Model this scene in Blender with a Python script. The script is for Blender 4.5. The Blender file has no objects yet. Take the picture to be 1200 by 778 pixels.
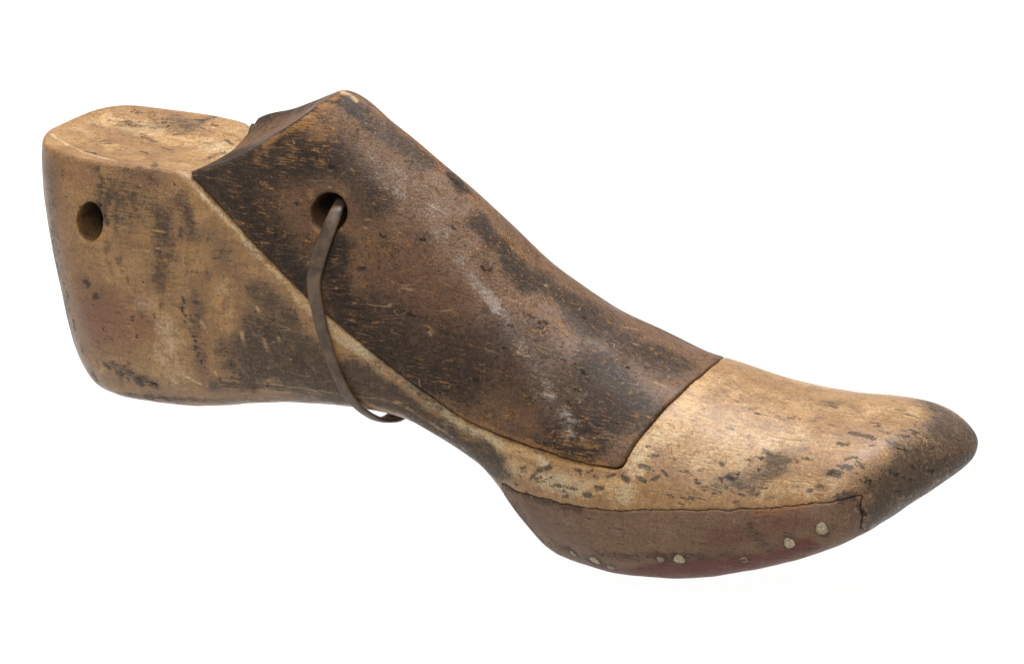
import bpy, math
import numpy as np
import openvdb

# ------------------------------------------------------------------ data
# All shape data are in design units of 0.23 mm: s along the last (heel -> toe),
# w sideways (+ = the side facing the camera), z up.
F = np.float32
K = 0.00023
VOX = 1.7
LH, LT = 120.0, 180.0
TC = 469.0
ZB0 = 243.0                 # lowest point of the sole, lifted to z = 0
P = {
 'W': [[-640, 124], [-560, 130], [-450, 132], [-376, 128], [-250, 112], [-120, 110], [0, 122], [100, 148], [200, 174], [290, 169.8], [380, 154.8], [470, 162.3], [560, 122.0], [620, 95.0]],
 'zm': [[-640, -20], [-400, -30], [-200, -50], [0, -90], [200, -150], [400, -130], [540, -82], [620, -60]],
 'Za': [[-640, 252], [-376, 254], [-279, 266], [-218, 265.9], [-160, 234.6], [-110, 200.9], [-30, 142.0], [44, 79.6], [100, 44.3], [150, 22.2], [210, -2.7], [270, -13.6], [330, -23.5], [400, -26.0], [460, -22.6], [520, -18.0], [620, -40.0]],
 'zb': [[-640, -122.1], [-500, -132.3], [-404, -131.4], [-250, -108.8], [-120, -101.7], [0, -144.6], [60, -203.5], [110, -235.0], [180, -236.9], [256, -230.1], [350, -207.2], [450, -162.9], [540, -108.7], [620, -76.0]],
 'a': [[-640, 2.2], [-376, 2.1], [-200, 1.8], [0, 1.9], [200, 2.2], [620, 2.3]],
 'b': [[-640, 2.0], [-200, 2.0], [0, 2.0], [200, 2.0], [620, 2.1]],
 'R': [[-640, 1.9], [-300, 1.8], [0, 1.5], [200, 1.6], [620, 1.6]],
 'yc': [[-640, 0], [-300, 0], [0, 0], [300, 0], [620, -1.0]],
 'kb': [[-640, 22], [-300, 14], [0, 12], [200, 26], [620, 20]],
}
SB = [[-140, -571.3], [-60, -573.5], [40, -593.3], [120, -619.6], [175, -637.8], [300, -652.6]]
ST = [[-250, 470], [-150, 545], [-110, 556], [-80, 566], [-50, 579], [0, 580], [60, 560]]
SEAM = [[-378.1, 170.4], [-328.6, 135.6], [-282.8, 95.5], [-225.9, 51.9], [-169.6, 13.5], [-113.7, -19.8], [-56.3, -48.1], [2.5, -70.5], [63.0, -79.0], [134.4, -82.6], [195.7, -82.3]]
PADTOP = [[48.4, -137.1], [68.8, -138.9], [113.9, -135.8], [163.7, -130.8], [207.8, -125.8], [288.6, -114.2], [336.5, -109.3], [384.9, -101.5], [445.2, -85.5], [479.3, -77.3]]
HOLES = [[-197.3, 83.9, 144.0, 22], [-498.7, 118.3, 100.2, 23]]
PEGS = [[176.3, 154.4, -198.8, -0.19, 0.799, -0.571, 6.5, 1], [144.0, 141.9, -200.9, -0.313, 0.765, -0.563, 5, 0.5], [195.9, 152.8, -204.3, -0.019, 0.764, -0.644, 5, 0.3], [262.0, 164.7, -178.5, 0.096, 0.902, -0.422, 4.5, 0.3], [284.6, 163.6, -174.8, 0.118, 0.903, -0.414, 6.5, 0.9], [413.3, 154.1, -135.9, 0.06, 0.964, -0.258, 6.5, 0.9], [451.1, 153.2, -112.1, 0.204, 0.979, -0.011, 6.8, 1], [356.8, 147.5, -168.1, 0.25, 0.82, -0.514, 5, 0.6]]
CORD = [[-188.3, 85.4, 141.6, 8, 0.15, 0.94, 0.3], [-193.6, 95.6, 119.6, 8.5, 0.11, 0.96, 0.25], [-200.6, 103.6, 91.3, 9, 0.07, 0.98, 0.19], [-204.2, 108.6, 63.6, 8.5, 0.05, 0.99, 0.15], [-197.3, 112.2, 33.9, 8, 0.04, 0.99, 0.11], [-187.7, 114.8, 1.0, 7.3, 0.03, 1.0, 0.07], [-175.3, 116.1, -31.9, 6.8, 0.02, 1.0, 0.03], [-161.2, 116.0, -59.2, 6.3, -0.0, 1.0, -0.1], [-149.8, 106.5, -80.6, 6.3, -0.04, 0.79, -0.62]]
WEAR_AND_SHADE = [
  ('body','d',36,0.95,[[-247,112,-39],[-191,111,-53]]),
  ('body','d',24,0.85,[[-279,113,-1],[-224,110,-10]]),
  ('body','d',20,0.8,[[-316,120,-26],[-298,113,-63]]),
  ('body','d',20,0.8,[[-135,110,-49],[-68,113,-67],[-3,122,-90],[39,129,-115]]),
  ('body','d',14,0.55,[[-125,109,-21],[-91,110,-42],[-56,114,-62]]),
  ('body','d',11,0.5,[[-402,112,118],[-393,121,75]]),
  ('body','d',10,0.6,[[-376,105,136],[-362,112,103]]),
  ('body','d',12,0.45,[[-341,109,105],[-322,111,82]]),
  ('body','d',7,0.6,[[-461,104,-116],[-413,106,-112],[-368,103,-111],[-314,95,-103],[-260,89,-96],[-206,94,-86],[-150,105,-75]]),  # stained bottom edge, underside shade painted in with it
  ('body','d',20,0.38,[[-566,87,28],[-557,89,-14],[-550,90,-56]]),
  ('body','d',12,0.35,[[-515,73,171],[-463,93,171],[-420,97,164]]),
  ('body','d',10,0.5,[[-355,124,23],[-353,125,-17],[-353,123,-58]]),
  ('body','d',18,0.35,[[-397,125,43],[-386,126,24]]),
  ('body','d',7,0.7,[[-469,125,-73],[-444,122,-83],[-417,118,-91]]),
  ('body','d',14,0.4,[[-280,110,45],[-236,108,25]]),
  ('body','d',10,0.5,[[13,120,-43],[31,124,-49]]),
  ('body','k',4.5,0.9,[[-501,127,28],[-498,128,26]]),
  ('body','k',4.5,0.8,[[-488,130,12],[-486,130,9]]),
  ('body','k',4,0.7,[[-527,114,-31],[-527,113,-38]]),
  ('body','k',3.5,0.7,[[-536,113,5],[-534,114,3]]),
  ('body','k',4.5,0.9,[[-480,123,-76],[-477,123,-77]]),
  ('body','k',4,0.7,[[-465,122,-82],[-461,122,-83]]),
  ('body','k',5,0.8,[[-439,120,-89],[-435,118,-93]]),
  ('body','k',4.5,0.9,[[-419,118,-92],[-414,117,-92]]),
  ('body','k',4,0.6,[[-451,126,-70],[-446,127,-68]]),
  ('body','k',3,0.7,[[-437,131,-8],[-435,131,-8]]),
  ('body','k',5,0.6,[[-412,107,-111],[-401,102,-116]]),
  ('body','k',3,0.6,[[-476,98,-121],[-471,95,-123]]),
  ('body','k',3,0.5,[[-550,107,80],[-547,109,74]]),
  ('body','k',3,0.5,[[-355,126,-20],[-352,125,-41]]),
  ('body','k',3,0.4,[[-368,126,5],[-367,127,-5]]),
  ('body','k',7,0.55,[[-538,-45,174],[-531,-43,173]]),
  ('body','k',8,0.5,[[-511,-64,176],[-497,-65,176]]),
  ('body','k',6,0.4,[[-484,4,168],[-476,8,168]]),
  ('body','k',5,0.35,[[-515,-8,169],[-508,-9,169]]),
  ('body','k',6,0.35,[[-474,-40,171],[-466,-39,171]]),
  ('body','k',5,0.35,[[-556,-18,171],[-548,-16,171]]),
  ('body','d',14,0.35,[[-528,-32,171],[-464,-54,173]]),
  ('body','k',4,0.6,[[-527,73,171],[-517,74,171]]),
  ('body','o',5,0.6,[[-383,-58,174],[-377,-84,181]]),
  ('body','o',4,0.5,[[-395,7,168],[-385,-23,169]]),
  ('body','r',40,0.75,[[-489,130,-12],[-436,132,-19]]),
  ('body','r',22,0.45,[[-559,95,150],[-546,109,102],[-536,115,52]]),
  ('body','r',22,0.35,[[-516,103,153],[-460,104,150],[-406,103,147]]),
  ('body','r',9,0.6,[[-358,121,48],[-354,124,12],[-351,125,-24],[-350,120,-69]]),
  ('body','r',20,0.3,[[-466,123,75],[-409,124,63]]),
  ('body','p',22,0.5,[[-391,129,-8],[-385,122,-74]]),
  ('body','p',18,0.4,[[-441,131,12],[-408,129,6]]),
  ('body','p',14,0.5,[[-324,116,46],[-319,120,-5]]),
  ('body','p',14,0.35,[[-489,114,-93],[-479,113,-101]]),
  ('body','p',4,0.7,[[-374,90,171],[-351,99,146],[-326,101,129],[-282,104,89],[-254,104,66],[-226,106,44]]),
  ('body','p',7,0.85,[[-225,106,42],[-169,108,4],[-113,109,-30],[-56,114,-58],[3,122,-80],[64,136,-89],[112,147,-91]]),
  ('body','p',2.5,0.8,[[-595,37,173],[-558,61,172],[-523,79,171],[-479,85,171]]),
  ('body','p',2.5,0.35,[[-479,85,171],[-412,92,170],[-373,92,168]]),
  ('body','p',10,0.4,[[-419,59,169],[-392,66,170]]),
  ('body','p',10,0.4,[[-588,0,172],[-491,35,168]]),
  ('body','p',2.2,0.9,[[-297,116,-8],[-295,116,-17]]),
  ('body','p',2.4,0.9,[[-269,113,-14],[-266,113,-27]]),
  ('body','p',2,0.7,[[-374,122,-72],[-354,116,-82]]),
  ('body','p',1.6,0.7,[[-324,114,-73],[-251,106,-71],[-211,106,-70],[-171,107,-69],[-113,110,-65],[-79,112,-71],[-22,117,-94]]),
  ('body','p',1.4,0.5,[[-329,110,-85],[-265,100,-83],[-195,103,-75]]),
  ('body','p',2.2,0.6,[[-30,118,-76],[-24,118,-79]]),
  ('body','p',2.2,0.6,[[16,124,-78],[18,125,-85]]),
  ('body','p',3.4,0.6,[[23,126,-95],[27,127,-102]]),
  ('body','p',2.2,0.6,[[42,131,-89],[43,132,-99]]),
  ('body','p',2.2,0.5,[[-65,113,-55],[-61,113,-60]]),
  ('body','p',3,0.5,[[-234,111,-15],[-233,111,-18]]),
  ('body','p',2.5,0.7,[[-347,124,1],[-344,124,-6]]),
  ('body','p',14,0.7,[[64,138,-110],[138,158,-109],[178,165,-104],[215,165,-103]]),
  ('body','p',20,0.7,[[224,151,-76],[239,130,-52],[249,100,-33],[261,29,-14]]),
  ('body','p',26,0.35,[[306,60,-27],[344,76,-36],[382,93,-44]]),
  ('body','p',26,0.4,[[435,19,-26],[463,-1,-25],[490,-27,-27]]),
  ('body','p',14,0.5,[[381,140,-84],[420,137,-73],[459,132,-63]]),
  ('body','p',22,0.3,[[282,150,-82],[317,147,-84],[352,144,-88]]),
  ('body','k',2.6,0.8,[[92,146,-116],[103,147,-103],[118,150,-95]]),
  ('body','k',2.6,0.7,[[139,159,-118],[144,161,-125]]),
  ('body','k',1.8,0.7,[[123,154,-116],[157,163,-111]]),
  ('body','k',3,0.7,[[155,158,-91],[159,159,-92]]),
  ('body','k',3,0.7,[[167,166,-114],[175,168,-114]]),
  ('body','k',2.4,0.6,[[178,162,-93],[182,162,-94]]),
  ('body','k',3.5,0.7,[[212,159,-88],[219,160,-91]]),
  ('body','k',5,0.6,[[231,149,-74],[242,151,-78]]),
  ('body','k',2,0.7,[[236,141,-64],[246,140,-64]]),
  ('body','k',1.8,0.6,[[231,135,-57],[237,135,-57]]),
  ('body','k',2,0.6,[[262,139,-64],[269,139,-65]]),
  ('body','k',2.4,0.6,[[248,157,-88],[254,154,-83]]),
  ('body','d',5,0.45,[[274,149,-78],[280,157,-92]]),
  ('body','k',2.2,0.8,[[319,130,-65],[321,131,-66]]),
  ('body','k',4.5,0.7,[[332,139,-76],[343,134,-73]]),
  ('body','k',4,0.5,[[309,152,-90],[322,151,-92]]),
  ('body','k',3,0.6,[[325,141,-78],[328,142,-80]]),
  ('body','k',2,0.6,[[297,149,-82],[301,150,-85]]),
  ('body','d',16,0.45,[[354,126,-66],[380,114,-57]]),
  ('body','d',14,0.5,[[377,119,-61],[400,100,-47]]),
  ('body','d',12,0.35,[[329,140,-77],[377,131,-73]]),
  ('body','k',4,0.5,[[352,120,-60],[360,116,-58]]),
  ('body','k',3,0.95,[[449,61,-30],[460,63,-31],[474,63,-31]]),
  ('body','k',2.8,0.8,[[500,45,-31],[509,41,-33]]),
  ('body','k',2.6,0.7,[[442,84,-37],[453,83,-36]]),
  ('body','k',3.4,0.9,[[460,116,-51],[468,115,-51]]),
  ('body','k',3,0.8,[[446,124,-57],[459,126,-58]]),
  ('body','k',3.4,0.7,[[473,106,-47],[481,107,-50]]),
  ('body','k',3,0.6,[[438,136,-69],[449,137,-69]]),
  ('body','k',2.2,0.6,[[487,-8,-26],[505,-7,-28]]),
  ('body','k',2,0.6,[[486,-43,-29],[508,-49,-32]]),
  ('body','k',2,0.5,[[461,33,-27],[470,31,-27]]),
  ('body','k',2,0.5,[[474,-15,-26],[483,-18,-26]]),
  ('body','k',1.8,0.7,[[369,51,-30],[375,50,-30]]),
  ('body','k',2.2,0.6,[[505,-13,-28],[515,-8,-30]]),
  ('body','k',3,0.5,[[484,118,-61],[492,112,-64]]),
  ('body','k',2,0.6,[[409,109,-51],[422,112,-51]]),
  ('body','d',30,0.95,[[513,86,-96],[538,43,-77],[557,-1,-64]]),
  ('body','d',22,0.95,[[515,67,-52],[504,87,-113]]),
  ('body','d',18,0.9,[[527,-38,-36],[558,-45,-56]]),
  ('body','d',16,0.8,[[501,96,-59],[509,79,-54]]),
  ('body','d',14,0.8,[[492,110,-117],[513,56,-113]]),
  ('body','d',14,0.6,[[533,47,-61],[531,1,-37]]),
  ('body','p',6,0.5,[[510,79,-129],[525,34,-109],[541,37,-79]]),
  ('body','d',10,0.3,[[283,-21,-17],[349,-14,-25],[412,-1,-26]]),
  ('body','d',14,0.4,[[381,13,-26],[402,-13,-26]]),
  ('body','d',8,0.35,[[410,-46,-29],[455,-51,-28],[493,-75,-35]]),
  ('body','r',14,0.4,[[527,57,-59],[514,-17,-30],[538,-23,-39]]),
  ('body','p',1.5,0.9,[[242,64,-17],[257,64,-19],[274,68,-23]]),
  ('body','d',12,0.4,[[51,133,-119],[64,137,-124]]),
  ('body','o',4,0.7,[[435,147,-85],[483,127,-74]]),
  ('body','k',5,0.8,[[467,139,-78],[479,131,-76]]),
  ('body','k',3.5,0.7,[[483,130,-80],[488,127,-96],[486,107,-126]]),
  ('block','d',30,0.8,[[-351,88,176],[-294,77,186],[-254,67,199]]),
  ('block','d',26,0.75,[[-319,97,141],[-292,99,118],[-265,101,94],[-238,103,71]]),
  ('block','d',14,1,[[-185,91,111],[-173,103,49],[-148,105,21]]),
  ('block','d',20,0.6,[[-268,62,212],[-211,65,199]]),
  ('block','d',16,0.6,[[-272,103,87],[-220,105,48]]),
  ('block','d',8,1,[[-78,-9,177],[-64,2,168]]),
  ('block','d',12,0.8,[[-33,23,139],[2,28,108],[37,33,78]]),
  ('block','d',26,0.7,[[136,83,6],[168,95,-11],[200,107,-28]]),
  ('block','d',24,0.6,[[120,143,-70],[169,133,-44]]),
  ('block','d',26,0.55,[[105,15,41],[165,30,13],[214,18,-4]]),
  ('block','d',18,0.6,[[50,14,74],[80,19,54],[111,29,36]]),
  ('block','d',16,0.5,[[-147,107,1],[-103,108,-13],[-57,111,-26]]),
  ('block','d',10,0.8,[[-207,16,259],[-179,17,242]]),
  ('block','d',14,0.5,[[-160,11,232],[-106,8,197]]),
  ('block','k',3,0.8,[[67,65,43],[73,63,41]]),
  ('block','k',3,0.7,[[-11,59,96],[-3,56,94]]),
  ('block','k',3,0.5,[[130,90,2],[140,98,-5]]),
  ('block','k',3,0.6,[[-83,0,182],[-70,0,172]]),
  ('block','o',5,0.5,[[-145,-4,225],[-115,-11,202],[-89,-2,186]]),
  ('block','o',6,0.5,[[-53,4,159],[-26,3,139],[6,13,110],[30,6,90]]),
  ('block','o',5,0.45,[[55,25,68],[80,44,47],[101,67,26]]),
  ('block','o',4,0.5,[[101,67,26],[119,99,-2]]),
  ('block','o',9,0.5,[[48,126,-46],[96,136,-60],[164,146,-62]]),
  ('block','o',5,0.7,[[86,139,-75],[134,149,-79],[190,156,-80]]),
  ('block','o',20,0.35,[[-25,109,0],[23,119,-31]]),
  ('block','o',14,0.4,[[207,123,-42],[220,93,-24],[228,51,-11],[232,-41,-10]]),
  ('block','o',5,0.8,[[-289,66,210],[-257,50,230],[-229,27,254],[-219,15,262]]),
  ('block','o',8,0.5,[[-259,58,217],[-213,37,243]]),
  ('block','o',10,0.4,[[-288,91,144],[-263,96,117]]),
  ('block','o',5,0.6,[[-224,78,168],[-204,92,119]]),
  ('block','o',4,0.5,[[-183,72,169],[-174,84,132]]),
  ('block','p',3.5,1,[[-237,-15,259],[-214,5,265],[-197,7,258]]),
  ('block','p',3,0.4,[[-198,1,260],[-168,-6,239]]),
  ('block','p',3,0.5,[[-383,65,170],[-339,96,151],[-310,101,123],[-283,103,94],[-254,104,70],[-226,106,47],[-169,107,10]]),
  ('block','s',12,0.55,[[-167,41,214],[-130,50,180],[-95,53,154],[-62,54,133]]),
  ('block','s',10,0.6,[[-134,42,192],[-101,42,171],[-68,42,150]]),
  ('block','s',8,0.6,[[-34,68,100],[-4,73,75],[26,79,50],[53,90,26],[80,102,3],[125,131,-42],[151,141,-55]]),
  ('block','s',16,0.35,[[38,81,42],[68,99,11],[98,117,-20],[128,136,-50]]),
  ('block','s',10,0.3,[[-39,57,117],[-11,70,83]]),
  ('block','s',8,0.35,[[-204,21,255],[-153,24,221]]),
  ('block','s',8,0.3,[[122,53,25],[156,58,11]]),
  ('block','p',1.8,0.7,[[158,132,-42],[184,138,-53]]),
  ('block','r',60,0.6,[[-89,89,78],[-58,93,59],[-27,97,41],[4,101,22]]),
  ('block','r',30,0.4,[[177,56,3],[206,25,-3]]),
  ('pad','r',15,1,[[157,127,-226],[201,143,-213],[239,146,-208],[279,153,-194],[315,152,-183],[349,145,-175],[383,142,-165],[441,147,-138]]),
  ('pad','r',14,0.5,[[329,163,-141],[377,154,-126],[428,154,-107]]),
  ('pad','o',3.5,0.7,[[366,152,-110],[426,149,-92],[480,133,-83]]),
  ('pad','o',10,0.4,[[54,115,-165],[104,130,-193]]),
  ('pad','o',8,0.4,[[445,144,-138],[483,124,-120]]),
  ('pad','d',4,0.7,[[51,127,-140],[114,152,-139],[164,168,-134]]),
  ('pad','k',3,0.8,[[485,130,-87],[486,124,-116]]),
  ('pad','k',4,0.7,[[468,141,-80],[480,132,-79]]),
  ('pad','d',10,0.5,[[367,155,-127],[387,153,-145]]),
  ('pad','d',6,0.5,[[183,162,-188],[238,167,-179],[289,164,-173],[338,157,-161]]),
  ('pad','s',10,0.25,[[111,146,-165],[158,166,-153],[198,174,-147],[235,173,-145],[271,171,-143]]),
  ('pad','d',9,0.5,[[122,134,-199],[179,154,-201]]),
  ('body','k',1.4,0.53,[[374,46,-29],[383,49,-30]]),
  ('body','k',1.1,0.54,[[404,1,-26],[411,3,-26]]),
  ('body','k',1.9,0.76,[[436,136,-70],[441,137,-70]]),
  ('body','k',1.9,0.63,[[434,147,-85],[437,147,-86]]),
  ('body','k',1.6,0.79,[[331,55,-29],[337,55,-29]]),
  ('body','k',1.1,0.59,[[411,108,-50],[415,108,-50]]),
  ('body','k',1.3,0.86,[[478,78,-35],[483,75,-35]]),
  ('body','k',1.5,0.89,[[468,40,-27],[475,38,-27]]),
  ('body','k',1.8,0.57,[[479,47,-29],[490,49,-30]]),
  ('body','k',1.8,0.76,[[400,3,-26],[410,7,-26]]),
  ('body','k',1.5,0.88,[[510,32,-32],[516,24,-33]]),
  ('body','k',1.1,0.82,[[530,35,-47],[535,27,-49]]),
  ('body','k',1.5,0.58,[[498,35,-29],[503,33,-30]]),
  ('body','k',1.1,0.61,[[321,47,-26],[329,45,-27]]),
  ('body','k',1.9,0.87,[[429,140,-75],[433,140,-74]]),
  ('body','k',1.4,0.9,[[506,28,-30],[511,26,-31]]),
  ('body','k',1.5,0.77,[[512,-21,-30],[516,-23,-31]]),
  ('body','k',1.4,0.75,[[347,18,-25],[354,20,-25]]),
  ('body','k',1.1,0.9,[[536,45,-69],[541,37,-71]]),
  ('body','k',1.4,0.68,[[510,93,-79],[516,83,-81]]),
  ('body','k',1.2,0.65,[[350,125,-65],[353,125,-65]]),
  ('body','k',1.1,0.66,[[302,44,-23],[306,43,-23]]),
  ('body','k',1.3,0.66,[[339,146,-89],[346,146,-90]]),
  ('body','k',1.5,0.69,[[449,120,-54],[462,122,-55]]),
  ('body','k',1.2,0.51,[[417,51,-30],[424,52,-29]]),
  ('body','k',1.5,0.51,[[521,46,-45],[525,44,-48]]),
  ('body','k',1.4,0.57,[[493,107,-60],[502,99,-63]]),
  ('body','k',1.3,0.59,[[506,64,-41],[514,56,-43]]),
  ('body','k',1.7,0.59,[[517,78,-67],[524,68,-73]]),
  ('body','k',1.0,0.61,[[476,68,-32],[480,65,-32]]),
  ('body','k',2.0,0.88,[[460,107,-45],[470,100,-43]]),
  ('body','k',1.2,0.58,[[454,58,-30],[460,60,-30]]),
  ('body','k',1.8,0.53,[[500,95,-57],[508,86,-59]]),
  ('body','k',1.8,0.69,[[504,92,-59],[512,84,-63]]),
  ('body','k',1.4,0.66,[[453,115,-50],[461,117,-51]]),
  ('body','k',1.1,0.56,[[525,56,-55],[528,50,-55]]),
  ('body','k',1.7,0.64,[[523,63,-59],[526,60,-62]]),
  ('body','k',2.0,0.76,[[469,39,-27],[472,35,-27]]),
  ('body','d',2.0,0.5,[[454,143,-78],[462,143,-80]]),
  ('body','d',2.1,0.57,[[368,67,-34],[377,63,-33]]),
  ('body','d',3.8,0.57,[[362,144,-90],[369,143,-89]]),
  ('body','d',2.8,0.41,[[513,60,-45],[520,54,-48]]),
  ('body','d',2.7,0.69,[[395,47,-29],[400,47,-30]]),
  ('body','d',2.9,0.71,[[432,70,-33],[441,69,-32]]),
  ('body','d',2.8,0.62,[[345,119,-59],[352,118,-59]]),
  ('body','d',3.0,0.6,[[497,112,-79],[502,107,-85]]),
  ('body','d',3.9,0.68,[[443,124,-57],[451,123,-56]]),
  ('body','d',3.6,0.45,[[379,112,-56],[393,112,-55]]),
  ('body','d',3.2,0.71,[[343,105,-49],[348,105,-50]]),
  ('body','d',3.2,0.46,[[487,3,-26],[498,4,-27]]),
  ('body','d',3.6,0.46,[[383,144,-91],[390,143,-88]]),
  ('body','d',2.0,0.53,[[416,103,-47],[424,105,-47]]),
  ('body','d',2.8,0.43,[[439,90,-39],[443,89,-39]]),
  ('body','d',1.8,0.51,[[530,59,-78],[536,40,-90]]),
  ('body','d',3.8,0.73,[[339,140,-79],[345,140,-81]]),
  ('body','d',2.9,0.68,[[355,53,-30],[369,56,-31]]),
  ('body','d',3.8,0.65,[[313,51,-26],[323,48,-27]]),
  ('body','d',1.7,0.75,[[460,-7,-25],[474,-5,-26]]),
  ('body','d',1.8,0.61,[[410,76,-36],[421,79,-37]]),
  ('body','d',1.6,0.48,[[347,47,-28],[353,46,-28]]),
  ('body','d',1.9,0.54,[[377,76,-37],[389,76,-37]]),
  ('body','d',3.3,0.62,[[312,88,-37],[316,89,-38]]),
  ('body','d',2.6,0.6,[[360,105,-51],[373,109,-54]]),
  ('body','d',3.2,0.79,[[494,62,-34],[502,61,-37]]),
  ('body','d',2.4,0.42,[[409,136,-75],[420,137,-74]]),
  ('body','d',2.1,0.47,[[322,49,-27],[332,45,-27]]),
  ('body','d',2.1,0.52,[[350,142,-84],[363,140,-84]]),
  ('body','d',2.2,0.78,[[397,40,-28],[405,38,-28]]),
  ('body','d',2.4,0.4,[[524,53,-51],[528,49,-54]]),
  ('body','d',2.0,0.6,[[402,98,-46],[412,99,-46]]),
  ('body','d',1.6,0.52,[[310,91,-38],[314,90,-38]]),
  ('body','d',3.4,0.66,[[374,116,-58],[384,116,-59]]),
  ('body','d',1.9,0.69,[[490,120,-73],[495,113,-74]]),
  ('body','d',3.7,0.65,[[424,-5,-25],[440,13,-25]]),
  ('body','d',3.6,0.72,[[491,114,-67],[495,110,-68]]),
  ('body','d',3.2,0.58,[[-356,122,36],[-355,123,25]]),
  ('body','d',3.6,0.52,[[-496,99,162],[-495,101,158]]),
  ('body','d',2.7,0.3,[[-397,128,20],[-397,128,10]]),
  ('body','d',1.7,0.59,[[-362,126,-9],[-359,126,-16]]),
  ('body','d',3.3,0.38,[[-489,103,152],[-487,105,147]]),
  ('body','d',3.2,0.61,[[-380,121,-78],[-379,117,-87]]),
  ('body','d',1.9,0.4,[[-400,128,15],[-400,128,11]]),
  ('body','d',2.2,0.57,[[-378,113,107],[-377,115,99]]),
  ('body','d',2.8,0.49,[[-384,127,8],[-383,128,2]]),
  ('body','d',3.8,0.31,[[-441,105,147],[-441,108,136]]),
  ('body','d',2.6,0.41,[[-434,131,-39],[-441,130,-52]]),
  ('body','d',2.8,0.68,[[-504,109,-93],[-506,105,-100]]),
  ('body','d',3.7,0.58,[[-516,116,-57],[-517,113,-66]]),
  ('body','d',2.7,0.48,[[-492,121,-73],[-494,118,-83]]),
  ('body','d',2.3,0.64,[[-476,108,137],[-474,110,131]]),
  ('body','d',3.3,0.66,[[-558,95,-50],[-560,98,-61]]),
  ('body','d',4.0,0.54,[[-472,123,78],[-474,124,71]]),
  ('body','d',3.6,0.41,[[-456,125,65],[-456,126,60]]),
  ('body','d',2.8,0.38,[[-340,104,125],[-339,105,120]]),
  ('body','d',3.8,0.68,[[-460,121,-85],[-465,115,-100]]),
  ('body','d',3.3,0.48,[[-414,130,-8],[-413,130,-11]]),
  ('body','d',1.8,0.49,[[-371,126,18],[-373,126,12]]),
  ('body','d',3.9,0.4,[[-462,119,99],[-462,121,89]]),
  ('body','d',1.9,0.38,[[-396,114,106],[-394,116,98]]),
  ('body','d',3.8,0.7,[[-341,117,61],[-341,118,56]]),
  ('body','d',1.7,0.4,[[-444,107,141],[-444,108,137]]),
  ('body','d',3.4,0.47,[[-477,130,24],[-478,131,13]]),
  ('body','d',2.2,0.69,[[-443,128,41],[-442,129,35]]),
  ('body','d',3.7,0.39,[[-509,125,37],[-509,126,28]]),
  ('body','d',3.6,0.65,[[-479,116,109],[-474,118,104]]),
  ('body','d',3.7,0.49,[[-543,99,155],[-542,102,146]]),
  ('body','d',3.6,0.69,[[-435,69,170],[-424,90,171]]),
  ('body','d',2.8,0.57,[[-489,106,143],[-487,108,140]]),
  ('body','d',2.9,0.32,[[-333,122,1],[-332,122,-8]]),
  ('body','d',3.1,0.42,[[-372,107,126],[-367,110,116]]),
  ('body','d',1.7,0.51,[[-511,117,104],[-509,119,96]]),
  ('body','d',3.0,0.3,[[-409,120,82],[-408,121,77]]),
  ('body','d',2.7,0.39,[[-469,127,55],[-463,128,44]]),
  ('body','d',2.3,0.31,[[-494,112,-94],[-493,107,-105]]),
  ('body','d',3.8,0.39,[[-425,131,3],[-424,131,-4]]),
  ('body','k',2.0,0.58,[[228,157,-86],[233,158,-88]]),
  ('body','k',1.6,0.83,[[350,146,-91],[356,146,-93]]),
  ('body','k',1.6,0.88,[[257,150,-77],[263,152,-81]]),
  ('body','k',2.3,0.56,[[298,141,-72],[302,140,-72]]),
  ('body','k',1.4,0.52,[[282,145,-74],[291,146,-77]]),
  ('body','k',2.4,0.87,[[232,158,-88],[240,159,-91]]),
  ('body','k',2.1,0.51,[[272,146,-74],[281,145,-74]]),
  ('body','k',1.2,0.61,[[326,141,-77],[331,140,-78]]),
  ('body','k',2.4,0.58,[[284,163,-107],[287,164,-108]]),
  ('body','k',1.8,0.65,[[283,161,-101],[291,161,-102]]),
  ('body','k',2.3,0.51,[[362,126,-67],[367,126,-68]]),
  ('body','k',1.3,0.87,[[292,160,-99],[299,160,-101]]),
  ('body','k',1.6,0.61,[[267,161,-100],[275,162,-101]]),
  ('body','k',1.5,0.5,[[373,139,-83],[378,139,-83]]),
  ('body','k',2.3,0.51,[[345,151,-99],[352,150,-100]]),
  ('body','k',1.2,0.67,[[99,148,-118],[111,150,-114]]),
  ('body','k',1.6,0.8,[[138,160,-126],[143,161,-123]]),
  ('body','k',1.3,0.81,[[183,167,-109],[190,167,-105]]),
  ('body','k',1.2,0.53,[[76,141,-112],[86,144,-109]]),
  ('body','k',1.8,0.61,[[69,138,-130],[75,140,-129]]),
  ('body','k',1.6,0.68,[[77,141,-108],[84,143,-104]]),
  ('body','k',1.7,0.77,[[99,147,-115],[107,149,-110]]),
  ('body','k',1.5,0.65,[[82,141,-139],[87,144,-134]]),
  ('body','k',1.7,0.73,[[169,160,-90],[174,159,-88]]),
  ('body','k',1.4,0.59,[[112,151,-111],[124,153,-107]]),
  ('body','k',1.7,0.84,[[181,166,-105],[191,166,-102]]),
  ('body','k',1.8,0.73,[[107,148,-101],[112,149,-100]]),
  ('body','k',1.6,0.88,[[194,162,-92],[202,160,-88]]),
  ('body','k',1.1,0.52,[[-505,127,4],[-504,127,-2]]),
  ('body','k',1.1,0.36,[[-496,116,109],[-494,117,107]]),
  ('body','k',1.2,0.44,[[-436,131,-6],[-434,131,-9]]),
  ('body','k',1.4,0.64,[[-304,114,43],[-304,114,41]]),
  ('body','k',1.3,0.48,[[-513,114,117],[-512,115,111]]),
  ('body','k',1.3,0.74,[[-451,120,-88],[-451,118,-93]]),
  ('body','k',0.9,0.76,[[-476,131,-26],[-475,131,-29]]),
  ('body','k',1.0,0.36,[[-409,130,-42],[-409,129,-47]]),
  ('body','k',1.0,0.63,[[-371,126,12],[-368,126,5]]),
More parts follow.
